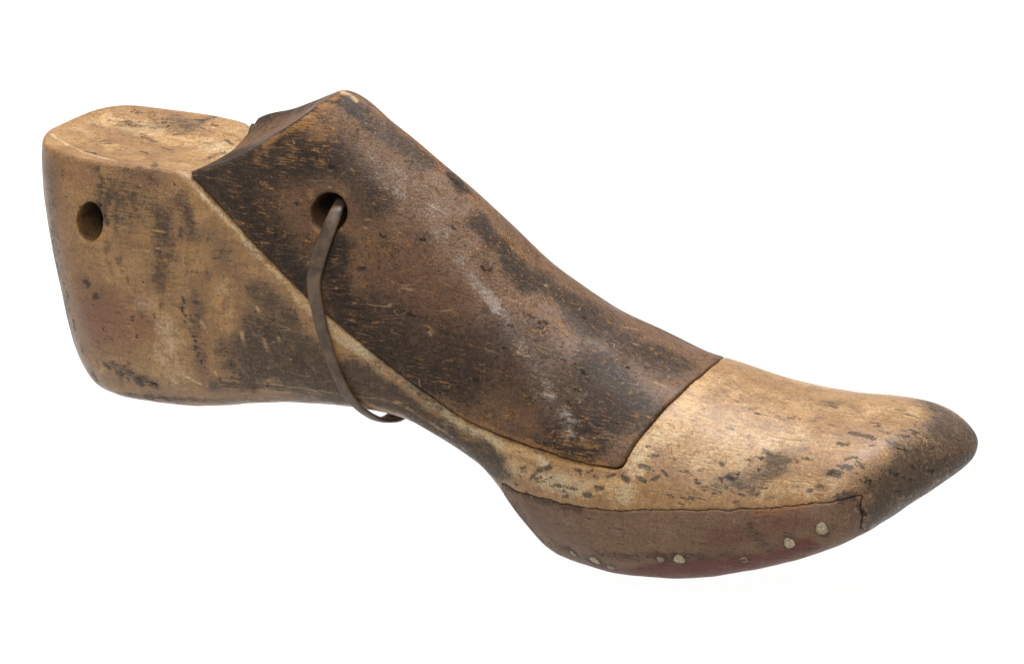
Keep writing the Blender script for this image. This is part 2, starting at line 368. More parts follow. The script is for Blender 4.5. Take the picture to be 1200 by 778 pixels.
  ('body','k',1.7,0.4,[[-423,127,42],[-422,128,39]]),
  ('body','k',1.1,0.41,[[-389,129,-35],[-390,128,-43]]),
  ('body','k',1.2,0.76,[[-267,107,-70],[-270,105,-76]]),
  ('body','k',1.6,0.45,[[-352,125,-36],[-352,125,-39]]),
  ('body','k',1.3,0.58,[[-415,129,-50],[-415,128,-58]]),
  ('body','k',1.6,0.75,[[-428,107,138],[-427,108,135]]),
  ('body','k',1.0,0.62,[[-531,116,6],[-535,113,-2]]),
  ('body','k',1.3,0.61,[[-371,126,16],[-371,126,12]]),
  ('body','k',1.5,0.57,[[-407,129,3],[-406,130,-2]]),
  ('body','k',1.3,0.43,[[-464,132,-34],[-464,131,-41]]),
  ('body','k',1.3,0.58,[[-403,104,145],[-401,104,143]]),
  ('body','k',1.6,0.7,[[-535,111,-17],[-535,110,-20]]),
  ('body','k',1.0,0.74,[[-394,98,159],[-390,99,155]]),
  ('body','k',1.1,0.79,[[-248,111,1],[-249,111,-6]]),
  ('body','k',1.7,0.38,[[-394,121,-80],[-397,117,-90]]),
  ('body','k',1.7,0.47,[[-429,132,-27],[-430,132,-30]]),
  ('body','k',1.2,0.37,[[-389,124,-68],[-389,123,-72]]),
  ('body','k',1.5,0.75,[[-485,113,122],[-485,115,114]]),
  ('body','k',1.2,0.74,[[-487,129,-44],[-485,129,-47]]),
  ('body','k',1.0,0.8,[[-370,125,28],[-368,125,21]]),
  ('body','k',1.4,0.51,[[-351,116,79],[-349,117,72]]),
  ('body','k',1.6,0.37,[[-314,112,70],[-315,112,67]]),
  ('body','k',0.9,0.37,[[-353,116,-83],[-353,113,-90]]),
  ('body','k',1.4,0.75,[[-490,130,2],[-488,130,-2]]),
  ('body','k',1.2,0.4,[[-499,118,103],[-497,119,98]]),
  ('body','k',1.4,0.44,[[-432,115,113],[-430,116,108]]),
  ('body','k',1.0,0.39,[[-352,119,58],[-351,120,55]]),
  ('body','k',1.3,0.47,[[-348,124,-48],[-347,123,-55]]),
  ('body','k',1.8,0.77,[[-539,29,170],[-532,21,170]]),
  ('body','k',1.3,0.61,[[-444,-60,175],[-427,-55,174]]),
  ('body','k',2.0,0.78,[[-501,-45,172],[-496,-45,172]]),
  ('body','k',1.9,0.66,[[-546,-29,172],[-536,-32,172]]),
  ('body','k',2.4,0.71,[[-433,-69,177],[-425,-70,177]]),
  ('body','k',2.2,0.59,[[-456,-76,179],[-442,-76,179]]),
  ('body','k',1.3,0.53,[[-434,-44,172],[-426,-43,171]]),
  ('body','k',2.2,0.51,[[-421,-23,169],[-406,-22,169]]),
  ('body','k',2.1,0.79,[[-467,-36,170],[-456,-41,171]]),
  ('body','k',1.6,0.49,[[-493,37,169],[-489,36,168]]),
  ('body','k',1.7,0.5,[[-407,4,168],[-398,-4,168]]),
  ('body','k',2.1,0.79,[[-397,-38,171],[-382,-30,170]]),
  ('body','k',2.2,0.63,[[-457,12,168],[-443,15,168]]),
  ('body','k',1.3,0.76,[[-518,-40,172],[-510,-46,172]]),
  ('body','k',1.4,0.41,[[-554,-44,174],[-547,-43,174]]),
  ('body','k',2.2,0.69,[[-531,32,170],[-522,26,169]]),
  ('body','k',2.4,0.43,[[-534,17,170],[-525,19,169]]),
  ('body','k',1.3,0.48,[[-389,-8,168],[-382,-22,169]]),
  ('body','k',2.4,0.65,[[-559,-41,174],[-544,-41,173]]),
  ('body','k',2.3,0.48,[[-527,-48,174],[-523,-51,174]]),
  ('body','k',2.2,0.55,[[-506,-23,169],[-502,-24,169]]),
  ('body','k',2.4,0.65,[[-471,39,169],[-459,42,169]]),
  ('body','p',1.5,0.67,[[-333,120,-60],[-332,118,-67]]),
  ('body','p',1.6,0.89,[[-278,111,25],[-276,111,21]]),
  ('body','p',1.3,0.57,[[-346,116,-79],[-347,113,-86]]),
  ('body','p',1.7,0.44,[[-204,111,-41],[-202,111,-46]]),
  ('body','p',1.7,0.52,[[-264,113,-23],[-260,112,-31]]),
  ('body','p',1.6,0.72,[[-163,110,-60],[-162,108,-68]]),
  ('body','p',1.6,0.48,[[-207,111,-27],[-207,111,-31]]),
  ('body','p',1.5,0.82,[[-251,111,-8],[-249,111,-12]]),
  ('body','p',1.0,0.56,[[-284,114,-5],[-282,114,-9]]),
  ('body','p',1.3,0.8,[[-264,113,-47],[-264,112,-51]]),
  ('body','p',1.3,0.69,[[-303,93,-102],[-310,76,-115]]),
  ('block','p',0.9,0.41,[[117,111,-15],[139,104,-11]]),
  ('block','p',1.0,0.47,[[-25,101,30],[-15,100,31]]),
  ('block','p',0.9,0.39,[[-56,83,84],[-39,83,77]]),
  ('block','p',0.8,0.42,[[115,125,-34],[128,126,-34]]),
  ('block','p',0.7,0.45,[[152,124,-32],[171,120,-31]]),
  ('block','p',0.9,0.39,[[55,99,14],[74,95,14]]),
  ('block','p',0.6,0.4,[[-128,80,119],[-111,77,120]]),
  ('block','p',1.0,0.58,[[14,103,15],[30,103,12]]),
  ('block','p',1.0,0.47,[[-88,45,159],[-66,42,149]]),
  ('block','p',0.9,0.54,[[21,81,51],[33,80,46]]),
  ('block','p',1.0,0.37,[[-35,94,51],[-24,93,49]]),
  ('block','p',1.0,0.35,[[-31,40,127],[-17,34,121]]),
  ('block','p',0.8,0.47,[[-65,68,116],[-48,65,111]]),
  ('block','p',1.0,0.3,[[187,86,-12],[195,87,-16]]),
  ('block','p',0.6,0.58,[[128,31,29],[133,24,28]]),
  ('block','p',0.7,0.57,[[-120,62,156],[-108,60,152]]),
  ('block','p',0.9,0.56,[[136,1,28],[154,-20,20]]),
  ('block','p',1.0,0.4,[[144,102,-9],[156,100,-11]]),
  ('block','p',0.8,0.27,[[-64,55,133],[-54,51,132]]),
  ('block','p',1.0,0.41,[[22,66,67],[40,61,60]]),
  ('block','p',0.8,0.4,[[58,88,27],[83,85,21]]),
  ('block','p',1.1,0.37,[[77,72,34],[85,68,33]]),
  ('block','p',1.0,0.47,[[46,123,-36],[56,124,-35]]),
  ('block','k',1.5,0.61,[[-101,91,75],[-96,91,73]]),
  ('block','k',2.0,0.6,[[4,114,-20],[9,115,-20]]),
  ('block','k',2.0,0.57,[[-53,47,136],[-48,47,133]]),
  ('block','k',1.8,0.79,[[-131,79,125],[-126,78,124]]),
  ('block','k',1.7,0.73,[[-260,96,112],[-258,96,111]]),
  ('block','k',1.7,0.71,[[124,120,-26],[129,122,-29]]),
  ('block','k',1.5,0.78,[[53,66,49],[59,65,47]]),
  ('block','k',1.9,0.86,[[-239,85,151],[-236,85,150]]),
  ('block','k',1.3,0.55,[[11,19,104],[16,15,100]]),
  ('block','k',1.8,0.87,[[-83,69,122],[-79,68,122]]),
  ('block','k',1.5,0.41,[[-272,82,167],[-264,81,168]]),
  ('block','k',2.2,0.64,[[-87,99,40],[-78,99,40]]),
  ('block','k',2.2,0.44,[[-223,64,202],[-220,64,202]]),
  ('block','k',1.9,0.83,[[-203,66,194],[-197,65,193]]),
  ('block','k',2.2,0.76,[[34,99,19],[39,99,18]]),
  ('block','k',2.0,0.44,[[-291,73,196],[-284,72,195]]),
  ('block','k',2.0,0.58,[[-97,99,44],[-92,99,43]]),
  ('block','k',1.5,0.79,[[35,83,41],[40,83,40]]),
  ('block','k',2.2,0.75,[[173,61,3],[178,59,1]]),
  ('block','k',1.5,0.84,[[101,25,41],[105,24,40]]),
  ('block','k',1.3,0.4,[[-89,105,10],[-84,106,8]]),
  ('block','k',2.0,0.84,[[-152,94,85],[-146,93,85]]),
  ('block','k',2.0,0.74,[[130,110,-15],[136,110,-15]]),
  ('block','k',1.7,0.74,[[107,125,-35],[110,126,-36]]),
  ('block','k',1.6,0.44,[[-74,43,153],[-71,42,152]]),
  ('block','k',1.7,0.85,[[117,88,7],[120,86,8]]),
  ('pad','k',1.0,0.37,[[430,155,-122],[434,155,-121]]),
  ('pad','k',1.1,0.51,[[366,155,-125],[371,155,-124]]),
  ('pad','k',1.3,0.61,[[177,171,-136],[185,172,-133]]),
  ('pad','k',1.2,0.31,[[179,170,-165],[184,171,-164]]),
  ('pad','k',1.0,0.61,[[106,107,-223],[121,124,-212]]),
  ('pad','k',1.5,0.69,[[275,168,-167],[281,167,-166]]),
  ('pad','k',0.8,0.52,[[215,172,-129],[218,172,-128]]),
  ('pad','k',1.5,0.33,[[425,155,-120],[432,155,-119]]),
  ('pad','k',1.3,0.56,[[332,162,-131],[335,161,-131]]),
  ('pad','k',1.2,0.36,[[452,148,-129],[456,147,-128]]),
  ('pad','k',1.1,0.66,[[443,115,-160],[447,116,-159]]),
  ('pad','k',1.4,0.58,[[434,147,-141],[436,146,-141]]),
  ('pad','k',1.6,0.57,[[347,154,-161],[349,153,-162]]),
  ('pad','k',0.9,0.43,[[231,173,-154],[238,173,-155]]),
  ('pad','k',0.9,0.57,[[216,173,-133],[221,173,-132]]),
  ('pad','k',0.8,0.67,[[107,127,-200],[112,130,-199]]),
  ('pad','k',1.2,0.34,[[201,168,-179],[209,168,-178]]),
  ('pad','k',1.2,0.44,[[441,144,-141],[445,141,-141]]),
  ('pad','k',0.8,0.59,[[408,155,-124],[414,155,-123]]),
  ('pad','k',1.0,0.46,[[317,163,-120],[324,162,-120]]),
  ('body','d',12,0.3,[[-391,112,115],[-363,121,58]]),
  ('body','d',16,0.3,[[-323,113,72],[-279,112,20]]),
  ('body','d',14,0.5,[[-528,91,-124],[-457,91,-127],[-394,88,-125]]),  # shade under the heel edge, painted into the colour
  ('body','d',16,0.5,[[-566,92,148],[-562,99,86],[-554,103,46],[-547,103,3],[-550,89,-45]]),
  ('body','d',20,0.35,[[-486,105,147],[-440,105,146],[-395,104,143]]),
  ('body','d',14,0.6,[[-169,110,-33],[-130,110,-54],[-91,110,-74],[-65,96,-99],[-30,99,-118],[5,105,-135]]),
  ('body','d',18,0.3,[[303,152,-88],[337,143,-83],[371,135,-78],[406,132,-71],[442,131,-63],[475,122,-59]]),
  ('body','d',20,0.9,[[552,-28,-49],[562,-44,-63],[546,10,-88]]),
  ('body','d',24,0.8,[[495,118,-98],[527,55,-95]]),
  ('body','r',24,0.5,[[-511,101,158],[-459,101,157],[-408,100,156],[-378,115,96]]),
  ('body','p',22,0.6,[[-569,-40,174],[-516,-31,171],[-461,-16,168],[-389,-13,168]]),
  ('body','p',12,0.5,[[-583,-3,172],[-508,45,169]]),
  ('body','p',10,0.4,[[-438,-61,175],[-387,-74,178]]),
  ('body','p',30,0.45,[[258,97,-32],[277,17,-15],[341,43,-27]]),
  ('body','p',34,0.5,[[298,116,-50],[342,97,-44],[386,79,-38]]),
  ('body','p',18,0.5,[[448,-1,-25],[499,-17,-28]]),
  ('block','d',40,0.4,[[4,101,22],[43,104,9],[83,108,-5],[123,113,-17],[163,120,-29]]),
  ('block','d',30,0.5,[[-127,104,24],[-89,105,13],[-51,108,2],[-13,111,-8]]),
  ('block','d',20,0.5,[[-193,55,209],[-168,61,183],[-143,68,157]]),
  ('block','d',18,0.6,[[-382,20,168],[-311,67,210],[-273,52,229],[-257,39,243]]),
  ('pad','d',10,0.5,[[54,115,-165],[94,108,-214]]),
  ('body','k',6,0.7,[[-380,-75,179],[-379,-88,185]]),
  ('body','k',4,0.6,[[-390,28,168],[-383,-6,168]]),
  ('body','o',9,0.45,[[-430,113,120],[-421,121,81],[-414,127,41]]),
  ('body','o',7,0.5,[[-381,123,56],[-377,126,15],[-375,128,-27],[-377,122,-73]]),
  ('body','o',6,0.5,[[-343,119,50],[-339,123,-2],[-338,121,-56]]),
  ('body','o',10,0.35,[[-509,106,144],[-463,106,145],[-417,104,146]]),
  ('body','o',8,0.4,[[-466,131,-40],[-400,126,-64]]),
  ('pad','d',9.5,0.6,[[176,154,-199],[177,155,-199]]),
  ('pad','d',8,0.6,[[144,142,-201],[145,143,-200]]),
  ('pad','d',8,0.6,[[196,153,-204],[196,153,-204]]),
  ('pad','d',7.5,0.6,[[262,165,-178],[263,165,-178]]),
  ('pad','d',9.5,0.6,[[285,164,-175],[285,164,-175]]),
  ('pad','d',9.5,0.6,[[413,154,-136],[414,154,-136]]),
  ('pad','d',9.8,0.6,[[451,153,-112],[452,153,-112]]),
  ('pad','d',8,0.6,[[357,147,-168],[357,147,-168]]),
  ('body','d',22,0.95,[[-136,110,-55],[-68,113,-74],[-10,119,-98],[38,128,-121]]),
  ('body','d',26,0.8,[[-269,113,-37],[-224,111,-41],[-180,110,-45]]),
  ('body','d',12,0.8,[[-338,114,-80],[-298,107,-79],[-258,103,-78],[-215,104,-74],[-171,107,-69]]),
  ('body','d',14,0.5,[[-147,109,-17],[-110,109,-33],[-72,112,-48],[-33,117,-62]]),
  ('body','d',22,1,[[538,-23,-39],[563,-56,-62]]),
  ('body','d',20,0.9,[[536,9,-100],[562,-45,-74]]),
  ('body','d',16,0.7,[[511,-55,-34],[539,-80,-53]]),
  ('body','d',20,0.6,[[509,52,-38],[528,-6,-35]]),
  ('body','d',26,0.35,[[-472,109,134],[-439,120,94],[-408,125,52]]),
  ('body','r',26,0.5,[[-514,124,26],[-511,124,-22],[-514,112,-76]]),
  ('body','d',14,0.4,[[-558,96,-66],[-507,105,-99]]),
  ('block','s',7,0.8,[[-11,70,83],[20,79,54],[53,90,26]]),
  ('block','s',7,0.8,[[75,103,3],[109,120,-25],[145,138,-52]]),
  ('block','s',10,0.5,[[-155,42,205],[-120,47,178],[-85,52,150]]),
  ('block','d',20,0.6,[[-392,25,168],[-304,58,216],[-257,39,243]]),
  ('block','o',16,0.25,[[-157,85,119],[-120,85,103],[-84,85,88],[-47,86,73]]),
  ('block','o',5,0.7,[[-270,57,220],[-234,40,241],[-218,23,257]]),
  ('block','o',10,0.5,[[-264,71,194],[-236,58,215],[-210,43,235]]),
  ('block','o',14,0.35,[[-297,96,134],[-282,104,86]]),
  ('body','k',6,0.6,[[-536,-46,174],[-521,-40,172]]),
  ('body','k',7,0.55,[[-510,-63,176],[-490,-58,174]]),
  ('body','k',5,0.5,[[-499,-17,169],[-478,-6,168]]),
  ('body','d',10,0.5,[[-485,-70,177],[-443,-70,177]]),
  ('body','d',8,0.5,[[-547,-23,171],[-515,-8,169]]),
  ('body','o',12,0.3,[[245,162,-99],[296,158,-97],[344,150,-97]]),
  ('body','d',6,0.4,[[480,134,-85],[491,110,-61]]),
  ('pad','r',10,0.9,[[169,131,-226],[211,128,-222],[255,132,-215],[301,143,-197],[339,134,-190],[380,133,-175],[420,130,-160]]),
  ('body','p',40,0.28,[[335,79,-36],[374,75,-37],[415,74,-35],[449,68,-32],[480,57,-30]]),
  ('body','p',20,0.35,[[285,9,-17],[331,6,-24],[381,13,-26],[423,2,-25],[465,-10,-25]]),
  ('body','r',16,0.25,[[372,120,-62],[422,117,-55],[470,111,-49]]),
  ('body','d',9,0.45,[[-407,111,123],[-399,119,84],[-401,126,43]]),
  ('body','d',7,0.4,[[-343,119,50],[-346,124,-3]]),
  ('body','o',10,0.5,[[-399,121,74],[-389,126,34],[-380,128,-7]]),
  ('body','d',18,0.35,[[-471,112,125],[-425,113,121]]),
  ('body','d',12,0.5,[[-572,85,48],[-563,88,13],[-555,89,-24]]),
  ('body','d',10,0.6,[[-280,110,45],[-236,109,20]]),
  ('body','o',8,0.4,[[-312,114,52],[-285,112,29],[-258,111,7]]),
  ('body','o',12,0.5,[[-333,117,51],[-325,120,15],[-319,120,-21]]),
  ('body','o',7,0.5,[[-442,128,38],[-436,131,-9],[-433,129,-58]]),
  ('body','o',6,0.5,[[-214,107,28],[-169,108,1],[-125,109,-27],[-91,110,-45],[-56,114,-62],[-21,119,-78],[15,125,-94]]),
  ('block','o',12,0.4,[[-252,60,213],[-216,65,199]]),
  ('block','o',14,0.3,[[-120,93,74],[-80,98,45],[-38,105,17]]),
  ('block','o',12,0.3,[[59,127,-44],[105,134,-52],[152,143,-59]]),
  ('pad','r',7,1,[[157,128,-227],[211,129,-224],[273,126,-217],[331,114,-204],[366,110,-193],[404,114,-178],[433,113,-161]]),
  ('body','d',24,0.6,[[-279,114,-33],[-231,110,-59]]),
  ('body','d',10,0.5,[[-290,114,13],[-279,114,-17]]),
  ('body','d',12,0.4,[[-531,-36,172],[-491,-49,172],[-449,-58,174]]),
  ('block','o',10,0.5,[[-296,74,195],[-249,54,222],[-217,30,251]]),
  ('block','o',4,0.6,[[-56,114,-56],[-17,119,-63],[22,125,-69],[63,134,-74],[116,144,-76],[168,155,-79]]),
]


def pchip(xk, yk, x):
    xk = np.asarray(xk, float); yk = np.asarray(yk, float)
    h = np.diff(xk); d = np.diff(yk) / h
    m = np.zeros(len(xk))
    for i in range(1, len(xk) - 1):
        if d[i-1] * d[i] > 0:
            w1 = 2*h[i] + h[i-1]; w2 = h[i] + 2*h[i-1]
            m[i] = (w1 + w2) / (w1/d[i-1] + w2/d[i])
    m[0] = d[0]; m[-1] = d[-1]
    x = np.clip(x, xk[0], xk[-1])
    i = np.clip(np.searchsorted(xk, x) - 1, 0, len(h) - 1)
    t = (x - xk[i]) / h[i]
    return (yk[i]*(1+2*t)*(1-t)**2 + h[i]*m[i]*t*(1-t)**2
            + yk[i+1]*t*t*(3-2*t) + h[i]*m[i+1]*t*t*(t-1))

def smax(a, b, k):
    h = np.maximum(k - np.abs(a - b), 0) / k
    return np.maximum(a, b) + h*h*k*F(0.25)

def rnd1(x, step, seed):
    '''smooth random wobble along x, -1..1'''
    r = np.random.default_rng(seed).uniform(-1, 1, 4000)
    return np.interp((np.asarray(x)+800)/step, np.arange(4000), r)

def par(name, s):
    a = np.array(P[name], float)
    return pchip(a[:, 0], a[:, 1], s)

def hull(sv, wv, zv, vox):
    """signed distance of the whole last (before it is sawn apart)"""
    g = {k: par(k, sv).astype(F)[:, None, None] for k in P}
    s = sv.astype(F)[:, None, None]; w = wv.astype(F)[None, :, None]; z = zv.astype(F)[None, None, :]
    sb = pchip(*zip(*SB), zv).astype(F)[None, None, :]
    st = pchip(*zip(*ST), zv).astype(F)[None, None, :]
    y = np.abs(w - g['yc']) / g['W']
    dz = z - g['zm']
    zt = np.where(dz > 0, dz/np.maximum(g['Za']-g['zm'], 5),
                  -dz/(np.maximum(g['zm']-g['zb'], 5)*np.sqrt(g['R'])))
    qb = np.maximum(0, 1 - (s - sb)/F(LH)); qt = np.maximum(0, 1 - (st - s)/F(LT))
    r = (y**g['a']) + (zt**g['b'] + qb**F(2.6) + qt**F(2.6))
    f = np.sqrt(r + F(1e-4)) - 1
    gx, gy, gz = np.gradient(f, vox)
    f = f / np.maximum(np.sqrt(gx*gx+gy*gy+gz*gz), F(2e-3))
    # hand-worked unevenness, a fraction of a millimetre
    f = f + F(0.7)*np.sin(s/F(31)+z/F(47)) * np.sin(w/F(37)+z/F(29)) + F(0.35)*np.sin(s/F(13)+w/F(17))*np.sin(z/F(15)+s/F(40))
    top = F(168) + np.maximum(0, s+376)*F(0.65) + np.minimum((w/F(90))**2, 2)*np.where(w < 0, F(15), F(3)) + np.maximum(0, -(s+500))*F(0.05)
    top = top + np.where((s > -376) & (w < 0), F(14)*np.minimum((w/F(85))**2, 1.3)*np.exp(-((s+F(362))/F(34))**2), F(0))
    top = top - F(13)*np.clip(F(.45)+w/F(110), 0, 1)*np.sin(np.clip((s+F(376))/F(158), 0, 1)*F(math.pi))
    top = (z - top + F(.8)*np.sin(s/F(23))*np.sin(w/F(19))) * np.where(s > -376, F(0.84), F(1.0))
    f = smax(f, top, F(5))
    rough = (np.sin(s/F(7.3)) + F(.7)*np.sin(s/F(3.9)+1) + F(.6)*np.sin(s/F(12)+w/F(9)))*np.where((s > 470) | ((s > 30) & (s < 130)), F(0.9), F(0.25))
    f = smax(f, g['zb'] + F(6)*y*y - z + rough, g['kb'])
    # worn front facet of the toe
    f = smax(f, s*F(.86) + w*F(.47) + z*F(.20) - F(TC), F(34))
    return f

def parts_fields(sv, wv, zv, vox):
    H = hull(sv, wv, zv, vox)
    s = sv.astype(F)[:, None, None]; w = wv.astype(F)[None, :, None]; z = zv.astype(F)[None, None, :]
    # saw cut under the instep block: an oblique ruled surface, then a cross cut at the toe
    sx = [-600] + [p[0] for p in SEAM] + [300]
    sz = [SEAM[0][1] + 0.7*(SEAM[0][0]+600)] + [p[1] for p in SEAM] + [SEAM[-1][1]-4]
    h = pchip(sx, sz, sv); dh = np.gradient(h, sv)
    h = h + 0.7*rnd1(sv, 26, 1) + 0.35*rnd1(sv, 6, 2)
    c = ((h[:, None, None] - z) / np.sqrt(1+dh*dh)[:, None, None]).astype(F)          # < 0 above the cut
    front = s - (F(246) - F(36)*(w/F(153))**2 + F(.5)*np.sin(w/F(8)))
    blk = smax(c, front, F(10))
    vary = (.45*rnd1(sv, 31, 5) + .3*rnd1(sv, 8, 6)).astype(F)[:, None, None]
    kk = np.where(s > 175, F(3.0), F(9.0))
    blk = blk + np.where(front > c, F(.45), F(0))
    block = smax(H - F(0.2), blk + F(.6) + vary*F(.8), F(3.6))
    body = smax(H, -blk + np.where(front > c, F(.9), F(0)) + F(0.25) + vary*F(.8), kk)
    # leather under the ball
    px = [-20, 30] + [p[0] for p in PADTOP] + [600]
    pz = [-330, -190] + [p[1] for p in PADTOP] + [PADTOP[-1][1]+20]
    pt = pchip(px, pz, sv); dp = np.gradient(pt, sv)
    pt = pt + 1.1*rnd1(sv, 17, 3) + 0.7*rnd1(sv, 5, 4)
    q = ((z - pt[:, None, None]) / np.sqrt(1+dp*dp)[:, None, None]).astype(F)
    q = smax(q, s - F(487) + F(1.2)*np.sin(z/F(5)), F(5))
    pad = smax(H - F(.5), q + F(0.15), F(1.6))
    body = smax(body, -q + F(0.15), F(1.6))
    # drilled holes
    for i, (hs, hw, hz, r) in enumerate(HOLES):
        d = F(r) - np.sqrt(((s-F(hs))*F(1.0 if i == 0 else 1.3))**2 + (z-F(hz))**2 + F(1e-3))
        d = np.broadcast_to(d, H.shape)
        if i == 0: block = smax(block, d, F(5))
        body = smax(body, d, F(5))
    return {'body': body, 'block': block, 'pad': pad}

def build_parts():
    grids = {n: openvdb.FloatGrid(3*VOX) for n in ('body', 'block', 'pad')}
    s_all = np.arange(-650, 640, VOX)
    w_lo, z_lo = -206.0, -262.0
    n = 48
    for i0 in range(0, len(s_all), n):
        sv = s_all[max(0, i0-1):i0+n+1]
        wm = par('W', sv).max() + 12
        za = min(par('Za', sv).max() + 14, 300); zb = par('zb', sv).min() - 14
        j0 = int((-wm - w_lo)/VOX); j1 = int((wm - w_lo)/VOX) + 1; j0 = max(j0, 0)
        k0 = max(int((zb - z_lo)/VOX), 0); k1 = int((za - z_lo)/VOX) + 1
        wv = w_lo + VOX*np.arange(j0, j1); zv = z_lo + VOX*np.arange(k0, k1)
        fs = parts_fields(sv, wv, zv, VOX)
        a = 1 if i0 else 0
        for name, f in fs.items():
            f = f[a:a+n]
            if f.min() > 3*VOX: continue
            f = np.clip(f, -3*VOX, 3*VOX).astype(F)
            grids[name].copyFromArray(np.ascontiguousarray(f), ijk=(i0, j0, k0), tolerance=0)
    out = {}
    for name, g in grids.items():
        pts, quads = g.convertToQuads(0.0)
        pts = np.asarray(pts, float)*VOX + np.array([s_all[0], w_lo, z_lo])
        out[name] = (pts, np.asarray(quads))
    return out

# ------------------------------------------------------------------ scene helpers
sc = bpy.context.scene
col = sc.collection

def to_world(p):
    """design units (s, w, z) -> metres"""
    p = np.asarray(p, float)
    return np.stack([p[..., 0], -p[..., 1], p[..., 2] + ZB0], -1)*K

def mesh_obj(name, pts, faces, mat, parent=None, smooth=True):
    me = bpy.data.meshes.new(name)
    if isinstance(faces, np.ndarray):
        nf, k = faces.shape
        me.vertices.add(len(pts)); me.vertices.foreach_set('co', np.asarray(pts, np.float32).ravel())
        me.loops.add(nf*k); me.loops.foreach_set('vertex_index', faces.astype(np.int32).ravel())
        me.polygons.add(nf); me.polygons.foreach_set('loop_start', (np.arange(nf)*k).astype(np.int32))
        me.update(calc_edges=True)
    else:
        me.from_pydata([tuple(p) for p in pts], [], faces); me.update()
    me.validate()
    me.polygons.foreach_set('use_smooth', [smooth]*len(me.polygons)); me.update()
    me.materials.append(mat)
    o = bpy.data.objects.new(name, me); col.objects.link(o)
    if parent: o.parent = parent
    return o

def fix_orientation(pts, quads):
    """make sure the faces point outwards"""
    a, b, c = pts[quads[:, 0]], pts[quads[:, 1]], pts[quads[:, 2]]
    d = pts[quads[:, 3]]
    vol = np.einsum('ij,ij->i', a, np.cross(b, c)).sum() + np.einsum('ij,ij->i', a, np.cross(c, d)).sum()
    return quads if vol > 0 else quads[:, ::-1]

WEAR_AND_SHADE += [('body', 'd', 24, 1.0, [[HOLES[1][0], 92, HOLES[1][2]], [HOLES[1][0], -80, HOLES[1][2]]]),  # darkness inside the drilled holes: shade painted into the colour
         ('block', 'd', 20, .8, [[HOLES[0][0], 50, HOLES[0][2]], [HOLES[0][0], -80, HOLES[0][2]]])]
# the far side is stained and worn much like the near one
WEAR_AND_SHADE += [(p_, c_, r_, a_*.85, [[q[0]-14, -q[1], q[2]+8] for q in l_]) for (p_, c_, r_, a_, l_) in WEAR_AND_SHADE if r_ > 3 and min(q[1] for q in l_) > 45]
CH = 'dprsko'
def wear_shade_masks(part, pts):
    """stains, worn patches, pits and painted shade: strength of each kind at each vertex"""
    m = {c: np.zeros(len(pts), F) for c in CH}
    p = pts.astype(F)
    # irregular outlines
    wob = np.stack([np.sin(p[:, (i+1) % 3]/F(7+i)+i)*F(1.0)+np.sin(p[:, (i+2) % 3]/F(3.1+i)+2*i)*F(.8) for i in range(3)], -1)
    big = np.stack([np.sin(p[:, (i+1) % 3]/F(19+4*i)+i)+np.sin(p[:, (i+2) % 3]/F(11+3*i)+p[:, i]/F(31)+i) for i in range(3)], -1)
    for part_, c, r, a, line in WEAR_AND_SHADE:
        if part_ != part: continue
        L = np.array(line, F)
        lo = L.min(0) - 2.2*r - 6; hi = L.max(0) + 2.2*r + 6
        idx = np.nonzero(((p > lo) & (p < hi)).all(1))[0]
        if not len(idx): continue
        q = p[idx] + (wob[idx]*F(min(r*.22, 2.0)) + big[idx]*F(min(max(r-6, 0)*.22, 6)))
        best = np.full(len(idx), 1e9, F)
        for u, v in zip(L, L[1:]):
            d = v - u; t = np.clip(((q-u) @ d)/max(float(d @ d), 1e-3), 0, 1)
            best = np.minimum(best, np.linalg.norm(q - u - t[:, None]*d, axis=1))
        x = np.clip((r*1.75 + 1 - best)/(r*1.5 + 1), 0, 1)
        x = x*x*(3-2*x)*a
        m[c][idx] = np.maximum(m[c][idx], x) if c != 'd' else m[c][idx] + x - m[c][idx]*x
    return m

def add_masks(o, m):
    for nm, cs in (('wear_shade', 'dpr'), ('wear_shade2', 'sko')):
        at = o.data.attributes.new(nm, 'FLOAT_COLOR', 'POINT')
        a = np.ones((len(o.data.vertices), 4), np.float32)
        for i, c in enumerate(cs): a[:, i] = m[c]
        at.data.foreach_set('color', a.ravel())

